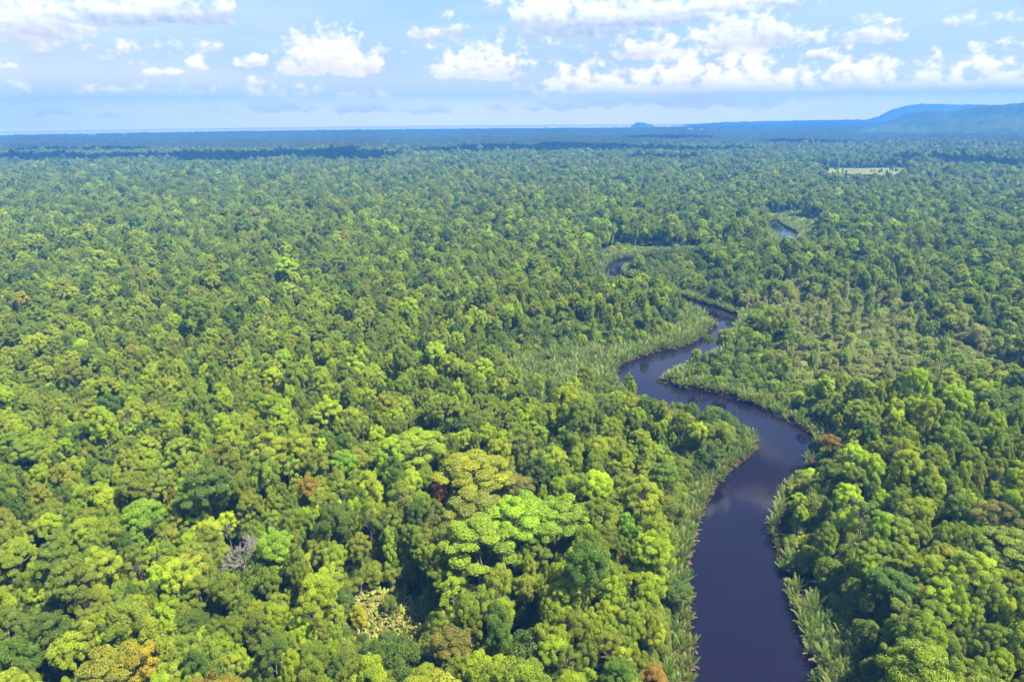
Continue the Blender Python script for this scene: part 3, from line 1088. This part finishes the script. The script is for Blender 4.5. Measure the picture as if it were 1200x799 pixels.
# trees the photograph singles out: name, label, crown top pixel, form, tone, scale, height factor
SPECIAL = [
    ('rainforest_tree', 'great lime green tree with layered crown, brightest of the tall clump left of the water', (598, 592, 33), 1, 'lime', 1.55, 1.42),
]
special = [
    # label, (pixel of the crown's middle), form, tone, crown scale, height scale
    ('brilliant lime giant with a layered crown, brightest of the tall clump beside the river', (607, 603), 1, (.170, .285, .008), 1.50, 1.42),
    ('tall yellow green giant in front of the brilliant lime one, trunk showing below', (562, 632), 1, (.148, .222, .012), 1.60, 1.36),
    ('khaki topped giant behind the lime one, in the same tall clump', (556, 596), 1, (.135, .165, .030), 1.35, 1.40),
    ('leafy lime topped giant on the river side of the tall clump', (655, 606), 1, (.138, .220, .012), 1.40, 1.32),
    ('rust orange leaved tree in the shade of the tall clump', (514, 576), 2, (.170, .080, .015), .85, .95),
    ('broad yellow green dome just beyond the tall clump', (556, 552), 1, (.185, .215, .014), 1.75, 1.35),
    ('pale olive dome between the yellow green dome and the tall clump', (606, 566), 0, (.130, .140, .045), 1.1, 1.15),
    ('golden yellow tree, the only one so bright among the greens', (166, 768), 2, (.215, .200, .006), 1.15, 1.12),
    ('wide olive domed tree touching the golden yellow one', (128, 776), 0, (.150, .170, .018), 1.35, 1.10),
    ('round lime tree standing beside the bare grey dead tree', (321, 632), 0, (.150, .250, .008), 1.00, 1.22),
    ('big lime domed tree over a dark gap, inland of the bare grey tree', (166, 597), 0, (.135, .235, .010), 1.20, 1.2),
    ('lime flat topped tree standing clear over dark shade, beyond the tall clump', (492, 520), 1, (.170, .245, .012), 1.45, 1.30),
    ('amber leaved round tree among plain green ones', (361, 566), 0, (.190, .150, .020), .80, 1.1),
    ('bright lime tree by itself in the darker stand beyond the bare grey tree', (403, 536), 0, (.135, .250, .010), .95, 1.15),
    ('small vivid lime tree on the river side of the tall clump', (734, 612), 2, (.140, .265, .010), .80, 1.05),
    ('tall slim tree with vivid lime tuft across the river from the tall clump', (1031, 612), 2, (.150, .250, .008), .75, 1.15),
    ('forked pale trunked tree draped in vines, across the river', (1168, 600), 4, (.120, .125, .050), 1.15, 1.30),
    ('dark green round topped tree across the river behind the bank palms', (1046, 680), 0, (.055, .120, .012), 1.15, 1.0),
    ('bronze topped tree at the foot of the fern clearing', (531, 748), 0, (.115, .115, .012), 1.05, .95),
    ('yellow lime bush like tree at the edge of the fern clearing', (420, 716), 2, (.240, .250, .006), .55, .70),
    ('amber tipped tree beside the near bank of the river', (768, 790), 2, (.200, .130, .018), .8, .75),
    ('russet crowned tree over the outer bank of the river bend', (972, 515), 0, (.150, .105, .030), .85, .85),
    ('tall pale grey green tree with bare stem, across the river beside the slim lime one', (1013, 597), 4, (.090, .140, .055), 1.0, 1.2),
    ('deep green dome leaning towards the water on the near bank', (796, 688), 0, (.055, .105, .010), .80, .55),
    ('darkest green round crown on the peninsula inside the near bend', (838, 530), 0, (.050, .100, .010), .95, .55),
    ('broad soft green tree at the crest of the far bank stand', (1190, 640), 1, (.115, .165, .022), 1.45, 1.10),
]
taken = np.zeros(N, bool)
items = []      # individual trees: dict
ctop = np.c_[P, np.where(form == 5, 10.0, 24.0) * hgt * .82]
tpx, tpy, tdep = project(ctop)
trad = np.array([4.9, 6.3, 4.2, 2.9, 4.9, 3.6])[form] * scl * FOC / np.maximum(tdep, 1)


def clear_view(x, y, r, dep):
    """leave out whatever would stand in front of a tree the photograph shows whole"""
    d_ = np.hypot(tpx - x, (tpy - y) * 1.0)
    return ((d_ < .75 * r) | ((d_ < .72 * (r + trad)) & (tdep < dep) & (tpy < y + r * 1.1))) & (tdep > 0)


for lab, (x, y), f, c, s, h in special:
    Ht = 24 if f != 5 else 10
    z = Ht * h * .86
    q = at(x, y, z)
    dq = np.hypot(*(P - q).T)
    taken |= dq < max(3.2, 4.6 * s * (1.0 if f in (0, 1) else .8))
    dep_ = project(np.array([[q[0], q[1], z]]))[2][0]
    taken |= clear_view(x, y, np.array([4.9, 6.3, 4.2, 2.9, 4.9, 3.6])[f] * s * 1.2 * FOC / dep_, dep_)
    items.append(dict(p=q, form=f, tint=np.array(c) * np.array([1.35, 1.25, .9]), s=s * (1.3 if f == 1 else 1.12), h=h, label=lab, special=True, tone=None, yaw=g.uniform(0, 6.28), var=int(g.integers(0, NVAR[FORMS[f]]))))
dead = [('bare grey dead tree, leafless branches spread like a fan', (286, 648), 1.0, 23.0), ]
dead_items = []
for lab, (x, y), s, H in dead:
    q = at(x, y, H * .75)
    taken |= np.hypot(*(P - q).T) < 4.6
    taken |= clear_view(x, y, 27, project(np.array([[q[0], q[1], H * .75]]))[2][0])
    dead_items.append((lab, q, s, H))
keep = ~taken
z_pale_k = z_pale[keep]
P, rd, form, scl, hgt, tone, yaw, var, low = [a[keep] for a in (P, rd, form, scl, hgt, tone, yaw, var, low)]
N = len(P)
TC = np.array([TONES[t] for t in TN]) * np.array([1.86, 1.82, .46])
TPALE = np.array([(.215, .245, .110), (.18, .22, .095), (.225, .235, .125), (.16, .205, .065)])
tint = np.where(z_pale_k[:, None], (TPALE * np.array([1.22, 1.26, .80]))[g.integers(0, 4, N)], TC[tone]) * np.exp(g.normal(0, .10, (N, 1))) * np.exp(g.normal(0, .03, (N, 3)))
treeH = np.where(form == 5, 10.0, 24.0) * hgt

# which show largest: crown inside the frame, nearest first
cx, cy_, cd = project(np.c_[P, treeH * .82])
inframe = (cx > -8) & (cx < 1208) & (cy_ < 812) & (cd > 0)
rank = np.where(inframe, cd, 1e9)
is_bush = form == 5
ti = np.where(inframe & ~is_bush)[0]
ti = ti[np.argsort(rank[ti])][:300 - len(items)]
bi = np.where(inframe & is_bush)[0]
bi = bi[np.argsort(rank[bi])][:110]
single = np.zeros(N, bool)
single[ti] = True
single[bi] = True
for i in list(ti) + list(bi):
    items.append(dict(p=P[i], form=int(form[i]), tint=tint[i], s=scl[i], h=hgt[i], label=None, special=False, tone=TN[tone[i]], yaw=yaw[i], var=int(var[i]), big=bool(scl[i] > 1.25)))

# the rest of the forest: one mass
rest = ~single
q = P[rest]
d = np.hypot(q[:, 0], q[:, 1])
idx = np.array([KIND_OF[FORMS[f]][v] for f, v in zip(form[rest], var[rest])])
rot = np.c_[g.normal(0, .03, (rest.sum(), 2)), yaw[rest]]
S = np.c_[scl[rest], scl[rest], hgt[rest]]
gz = np.c_[q, rise(q[:, 0], q[:, 1])]
nr = d < 700
scatter('forest', 'unbroken green rainforest behind the nearest trees', 'forest', unlinked, gz[nr], idx[nr], rot[nr], S[nr], tint[rest][nr])
scatter('forest', 'rainforest canopy in the middle distance, crowns small and dense', 'forest', unlinked_far, gz[~nr], idx[~nr], rot[~nr], S[~nr], tint[rest][~nr])

# understorey that fills the gaps between the trunks
U = lattice(5.0, 60, 720, .45, 31)
ru = river_dist(U)
uf = (zone(U, PZ_FERN, 2) | zone(U, PZ_FERN2, 2)) & (g.random(len(U)) > .16)
U = U[(ru > np.where(zone(U, [(895, 690), (1010, 690), (1060, 860), (930, 860)], 3), 14, 9)) & ~uf & ~zone(U, PZ_NIPA, 6)]
nu = len(U)
us = np.exp(g.normal(0, .25, nu)) * np.where(zone(U, PZ_FERN, 2) | zone(U, PZ_FERN2, 2) | zone(U, PZ_PALE, 10) | zone(U, PZ_BANK, 10), .5, 1)
ut = np.where(zone(U, PZ_PALE, 6)[:, None], np.array([.24, .25, .085]), TC[g.choice([2, 3, 4, 5, 5, 9], nu)] * .85)
scatter('undergrowth', 'low leafy undergrowth filling the gaps between trunks', 'undergrowth', unlinked, np.c_[U, np.zeros(nu)],
        g.choice(KIND_OF['bush'], nu), np.c_[np.zeros((nu, 2)), g.uniform(0, 6.28, nu)], np.c_[us * 1.1, us * 1.1, us * 1.1], ut)

# ferns in the clearings
fx = []
for poly in (PZ_FERN, PZ_FERN2):
    c = np.array([at(a, b, 0) for a, b in poly])
    lo, hi = c.min(0) - 3, c.max(0) + 3
    k = int(np.prod(hi - lo) * .75)
    q = g.uniform(lo, hi, (k, 2))
    fx.append(q[zone(q + 4.5 * np.c_[smooth_noise(q, 14, 3), smooth_noise(q, 14, 4)], poly, 1.0)])
FQ = np.concatenate(fx)
nf = len(FQ)
fs = g.uniform(.7, 1.3, nf)
scatter('ferns', 'pale tangle of ferns and dry stalks in the clearing', 'ferns', ferns_unlinked, np.c_[FQ, np.zeros(nf)], g.integers(0, 4, nf),
        np.c_[np.zeros((nf, 2)), g.uniform(0, 6.28, nf)], np.c_[fs, fs, fs], np.array([(.20, .24, .035)]) * g.uniform(.7, 1.2, (nf, 1)))

# ------------------------------------------------------------------ far patches of canopy from 3 km to the canopy sheet
patch_coll = bpy.data.collections.new('patch_kinds')
for v in range(6):
    rg = np.random.default_rng(900 + v)
    lob = []
    for i in range(9):
        for j in range(9):
            s = rg.uniform(2.6, 4.8)
            lob.append((i * 7.4 - 30 + rg.normal() * 1.6, j * 7.4 - 30 + rg.normal() * 1.6, rg.uniform(11, 21) + (4 if s > 4.3 else 0), s, s, s * .9, rg.uniform(.1, .75)))
    V, F, T = leaf_cards(rg, np.array(lob), .55, 1.25, spread=.35, hollow=.9, zmin=-.2)
    o = bpy.data.objects.new('patch_%02d' % v, mesh_from('patch', V, F, [LEAF_I], tone=T))
    patch_coll.objects.link(o)
Q = lattice(62, MAXR - 40, FAR_R, .08, 41, pad=100)
nq = len(Q)
qt = TC[g.choice([1, 2, 3, 3, 4, 5], nq)] * .35 + np.array([.08, .105, .025]) * .4  # tint lowered to carry the deep shade the close-set clumps lack
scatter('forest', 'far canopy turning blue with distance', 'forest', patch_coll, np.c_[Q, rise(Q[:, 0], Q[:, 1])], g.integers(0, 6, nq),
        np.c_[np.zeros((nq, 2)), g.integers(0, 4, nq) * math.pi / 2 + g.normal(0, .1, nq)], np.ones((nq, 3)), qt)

GRASS = plain_diffuse('field_grass', (0.12, 0.13, 0.035), (0.18, 0.175, 0.06), 0.02)
polygon_sheet('field', FIELD_P, 0.5, GRASS, kind='structure', label='pale yellow strip of open field in the far forest', category='field')

# tiny pale buildings that stand out of the far canopy
WHITE = plain_diffuse('white_wall', (0.30, 0.30, 0.29), (0.36, 0.36, 0.35), 0.2)
ROOF = plain_diffuse('pale_roof', (0.22, 0.23, 0.24), (0.28, 0.29, 0.30), 0.2)
for (x, y, wd_, lab) in [(109, 158.5, 42, 'long white building far off at the edge of the coastal forest'), (147, 158.5, 26, 'small white building far off, seaward neighbour of the long one'),
                         (809, 153.0, 40, 'white building far off below the faint hills'), (822, 153.2, 24, 'smaller white building far off beside the one below the hills')]:
    q = at(x, y, 26)
    b_ = bpy.data.objects.new('building', None)
    col.objects.link(b_)
    b_.location = (q[0], q[1], rise(q[0], q[1]))
    b_['label'], b_['category'] = lab, 'building'
    h_, d_ = 30.0, 18.0
    hw_, hd_ = wd_ / 2, d_ / 2
    v_ = [(sx_ * hw_, sy_ * hd_, z_) for z_ in (0, h_) for sx_, sy_ in ((-1, -1), (1, -1), (1, 1), (-1, 1))]
    link('wall', mesh_from('wall', v_, [(0, 1, 5, 4), (1, 2, 6, 5), (2, 3, 7, 6), (3, 0, 4, 7)], [WHITE]), b_)
    e_ = 1.2
    v_ = [(-hw_ - e_, -hd_ - e_, h_ - .4), (hw_ + e_, -hd_ - e_, h_ - .4), (hw_ + e_, hd_ + e_, h_ - .4), (-hw_ - e_, hd_ + e_, h_ - .4), (-hw_ - e_, 0, h_ + 4), (hw_ + e_, 0, h_ + 4)]
    link('roof', mesh_from('roof', v_, [(0, 1, 5, 4), (2, 3, 4, 5), (1, 2, 5, 5), (3, 0, 4, 4)][:2], [ROOF]), b_)

# ------------------------------------------------------------------ bank palms
NP = lattice(3.1, 60, 1250, .48, 51, half=.75)
rn = river_dist(NP)
w_ = np.where(zone(NP, [(690, 290), (790, 290), (900, 370), (870, 395), (780, 362), (700, 335)], 5), 15.0, np.where(zone(NP, PZ_TIP, 5), 10.0, 8.0))
w_ = np.where(zone(NP, [(895, 690), (1010, 690), (1060, 860), (930, 860)], 3), 16.0, w_)
w_ = np.where(zone(NP, [(900, 520), (965, 505), (965, 600), (930, 640), (890, 640)], 6), 2.5, w_)
w_ = np.where(zone(NP, [(735, 440), (745, 470), (850, 500), (870, 480), (780, 455)], 6), 3.0, w_)
m = ((rn > .3) & (rn < w_)) | (zone(NP, PZ_NIPA, 4) & (rn > .3))
m &= (smooth_noise(NP, 26, 12) > -.75) | (rn < 4)
NP, rn = NP[m], rn[m]
n = len(NP)
ps = np.exp(g.normal(0, .16, n)) * np.where(NP[:, 1] > 330, 1.0, .82) * np.where(rn < 2.2, .8, 1)
py_ = g.uniform(0, 6.28, n)
pv = g.integers(0, 5, n)
PT = np.array([(.115, .170, .038), (.155, .190, .050), (.090, .140, .030), (.150, .180, .070)])
pk = g.integers(0, 4, n)
ptint = PT[pk] * np.exp(g.normal(0, .08, (n, 1)))
ax, ay, ad = project(np.c_[NP, ps * 4.5])
pin = (ax > -5) & (ax < 1205) & (ay < 806)
o_ = np.argsort(np.where(pin, ad, 1e9))[:min(300, pin.sum())]
psingle = np.zeros(n, bool)
psingle[o_] = True
r = ~psingle
scatter('palm_thicket', 'thick stand of pale stemless palms inside the river bend', 'palm thicket', palms_unlinked, np.c_[NP[r], np.full(r.sum(), .3)], pv[r],
        np.c_[np.zeros((r.sum(), 2)), py_[r]], np.c_[ps[r], ps[r], ps[r]], ptint[r])

# ------------------------------------------------------------------ single trees, shrubs and palms
for it in items:
    f = FORMS[it['form']]
    shrub = f == 'bush'
    top = bpy.data.objects.new('shrub' if shrub else 'rainforest_tree', None)
    col.objects.link(top)
    top.location = (it['p'][0], it['p'][1], 0)
    top.rotation_euler = (0, 0, it['yaw'])
    top.scale = (it['s'], it['s'], it['h'])
    top.empty_display_size = 1
    cm, tm = PROTO[f][it['var']]
    c = link('crown', cm, top)
    c.color = tuple(it['tint']) + (1,)
    link('trunk', tm, top)
    top['category'] = 'shrub' if shrub else 'tree'
    top['group'] = 'shrubs along the river banks' if shrub else 'rainforest trees nearest the camera'
    it['ob'] = top

palm_items = []
for i in o_:
    top = link('bank_palm', None) if False else bpy.data.objects.new('bank_palm', None)
    col.objects.link(top)
    top.location = (NP[i, 0], NP[i, 1], .3)
    top.rotation_euler = (0, 0, py_[i])
    top.scale = (ps[i],) * 3
    a, b = PALM[pv[i]]
    c = link('fronds', a, top)
    c.color = tuple(ptint[i]) + (1,)
    link('dry_fronds', b, top)
    top['category'] = 'palm'
    top['group'] = 'stemless palms along the river'
    palm_items.append(dict(ob=top, p=NP[i], s=ps[i], k=int(pk[i])))


# bare dead tree: forking bleached limbs
def dead_mesh(rg, H):
    parts = []

    def grow(a, d, L, r, lev):
        b = a + d * L
        parts.append(limb(rg, a, b, r, r * .6, 5, .10, 5))
        if lev == 0:
            return
        for k in range(rg.integers(2, 4) + (lev > 2)):
            nd = norm(d + rg.normal(size=3) * .55 + np.array([0, 0, .12]))
            grow(a + (b - a) * rg.uniform(.75, 1), nd, L * rg.uniform(.55, .75), r * .58, lev - 1)
    t = tube(np.array([(0, 0, -.4), (0.1, 0, H * .25), (.1, .2, H * .5)]), [.5, .38, .3], 7)
    for k in range(7):
        a = k * .9 + rg.normal() * .2
        grow(np.array([.1, .2, H * .48]), norm(np.array([math.cos(a) * .75, math.sin(a) * .75, rg.uniform(.6, 1.3)])), H * .22, .26, 4)
    return t, join(parts)


for lab, q, s, H in dead_items:
    t, b = dead_mesh(np.random.default_rng(33), H)
    top = bpy.data.objects.new('dead_tree', None)
    col.objects.link(top)
    top.location = (q[0], q[1], 0)
    top['label'] = lab
    top['category'] = 'tree'
    link('trunk', mesh_from('trunk', t[0], t[1], [DEADWOOD], smooth=True), top)
    link('branches', mesh_from('branches', b[0], b[1], [DEADWOOD], smooth=True), top)


# ------------------------------------------------------------------ labels: each says which one, by look and by what stands near it
MARKS = [('the golden yellow tree', 'golden yellow tree'), ('the bare grey dead tree', 'bare grey'), ('the brilliant lime giant', 'brilliant lime'), ('the yellow green giant', 'yellow green giant in front'),
         ('the round lime tree', 'round lime tree standing'), ('the big lime dome', 'big lime domed'), ('the lime flat topped tree', 'lime flat topped'), ('the amber round tree', 'amber leaved'),
         ('the lone bright lime tree', 'bright lime tree by itself'), ('the small vivid lime tree', 'small vivid lime'), ('the slim lime tufted tree', 'tall slim tree'), ('the vine draped forked tree', 'forked pale'),
         ('the dark round palmside tree', 'dark green round topped'), ('the bronze topped tree', 'bronze topped'), ('the amber tipped bank tree', 'amber tipped'), ('the russet tree at the bend', 'russet crowned'),
         ('the broad soft green tree', 'broad soft green'), ('the deep green bank dome', 'deep green dome leaning'), ('the darkest crown on the peninsula', 'darkest green round')]
marks = []
for nm, key in MARKS:
    for it in items:
        if it['label'] and key in it['label']:
            marks.append((nm, np.array(it['p'])))
    for d_ in dead_items:
        if key in d_[0]:
            marks.append((nm, np.array(d_[1])))
for nm, a_, b_ in [('the fern clearing', 450, 735), ('the inner tip of the bend', 887, 516), ('the outer bank of the bend', 952, 512), ('the tip of the middle bend', 779, 446)]:
    marks.append((nm, at(a_, b_, 1)))
MP = np.array([m_[1] for m_ in marks])
ORD = ['', 'second', 'third', 'fourth', 'fifth', 'sixth', 'seventh', 'eighth', 'ninth', 'tenth', 'eleventh', 'twelfth']


def mid_x(y):
    """x of the middle of the river at a distance y, near reach only"""
    yy = np.linspace(0, 330, 60)
    return np.interp(y, yy, [0.5 * (LB[np.argmin(np.abs(LB[:60, 1] - v)), 0] + RB[np.argmin(np.abs(RB[:60, 1] - v)), 0]) for v in yy])


def name_all(group, look):
    """group: list of dicts with ob and p; look(dict) -> how it looks. Counts outwards from a landmark among those that look the same."""
    Pg = np.array([it['p'] for it in group], float)
    looks = [look(it) for it in group]
    left = Pg[:, 0] < mid_x(Pg[:, 1])
    D = Pg[:, None, :] - MP[None]
    dist = np.hypot(D[..., 0], D[..., 1])
    river = np.where(left[:, None], D[..., 0] > 0, D[..., 0] < 0)
    rel = np.where(np.abs(D[..., 1]) > np.abs(D[..., 0]), np.where(D[..., 1] > 0, 0, 1), np.where(river, 2, 3))
    RELS = ['beyond', 'in front of', 'riverward of', 'inland of']
    used = set()
    for i in range(len(group)):
        best = None
        for mi in np.argsort(dist[i])[:7]:
            same = [k for k in range(len(group)) if looks[k] == looks[i] and rel[k, mi] == rel[i, mi] and left[k] == left[i]]
            rk = int(sum(dist[k, mi] < dist[i, mi] - 1e-6 for k in same))
            c_ = (rk + 0.02 * dist[i, mi], rk, mi)
            if rk < len(ORD) and (best is None or c_ < best):
                bank = '' 
                t_ = ' '.join(x for x in (ORD[rk], looks[i], RELS[rel[i, mi]], marks[mi][0]) if x)
                if t_ not in used:
                    best = c_
                    text = t_
        if best is None:
            text = looks[i] + ' deep among its like, beyond ' + marks[int(np.argmin(dist[i]))][0]
        used.add(text)
        group[i]['ob']['label'] = text


bird = {0: 'round domed', 1: 'flat topped', 2: 'tall oval', 3: 'vine draped', 4: 'open branched', 5: 'bushy'}


def tree_look(it):
    sz = 'small ' if it['s'] < .58 else 'large ' if it['s'] > .86 else ''
    return sz + it['tone'].replace('-', ' ') + ' ' + bird[it['form']] + ' tree'


def shrub_look(it):
    sz = 'small ' if it['s'] < .85 else 'large ' if it['s'] > 1.1 else ''
    return sz + it['tone'].replace('-', ' ') + ' bushy shrub'


def palm_look(it):
    sz = 'small ' if it['s'] < .8 else 'tall ' if it['s'] > .98 else ''
    return sz + ['green', 'yellowish', 'deep green', 'silvery green'][it['k']] + ' stemless palm'


for it in items:
    if it['special']:
        it['ob']['label'] = it['label']
name_all([it for it in items if not it['special'] and it['form'] != 5], tree_look)
name_all([it for it in items if not it['special'] and it['form'] == 5], shrub_look)
name_all(palm_items, palm_look)


# ------------------------------------------------------------------ air
hz, t, out = material('air')
vol = t.add('ShaderNodeVolumePrincipled')
vol.inputs['Color'].default_value = HAZE_COLOR + (1,)
vol.inputs['Density'].default_value = HAZE_DENSITY
vol.inputs['Anisotropy'].default_value = 0.0
t.put(out.inputs['Volume'], vol.outputs[0])
X0, X1, Y0, Y1, Z0, Z1 = -11200, 11200, -11200, 11200, -2.0, HAZE_TOP
hv = np.array([(x, y, z) for x in (X0, X1) for y in (Y0, Y1) for z in (Z0, Z1)], float)
hf = [(0, 1, 3, 2), (4, 6, 7, 5), (0, 4, 5, 1), (2, 3, 7, 6), (0, 2, 6, 4), (1, 5, 7, 3)]
link('haze', mesh_from('haze', hv, hf, [hz]), kind='stuff', label='thin blue haze over the far forest', category='haze')
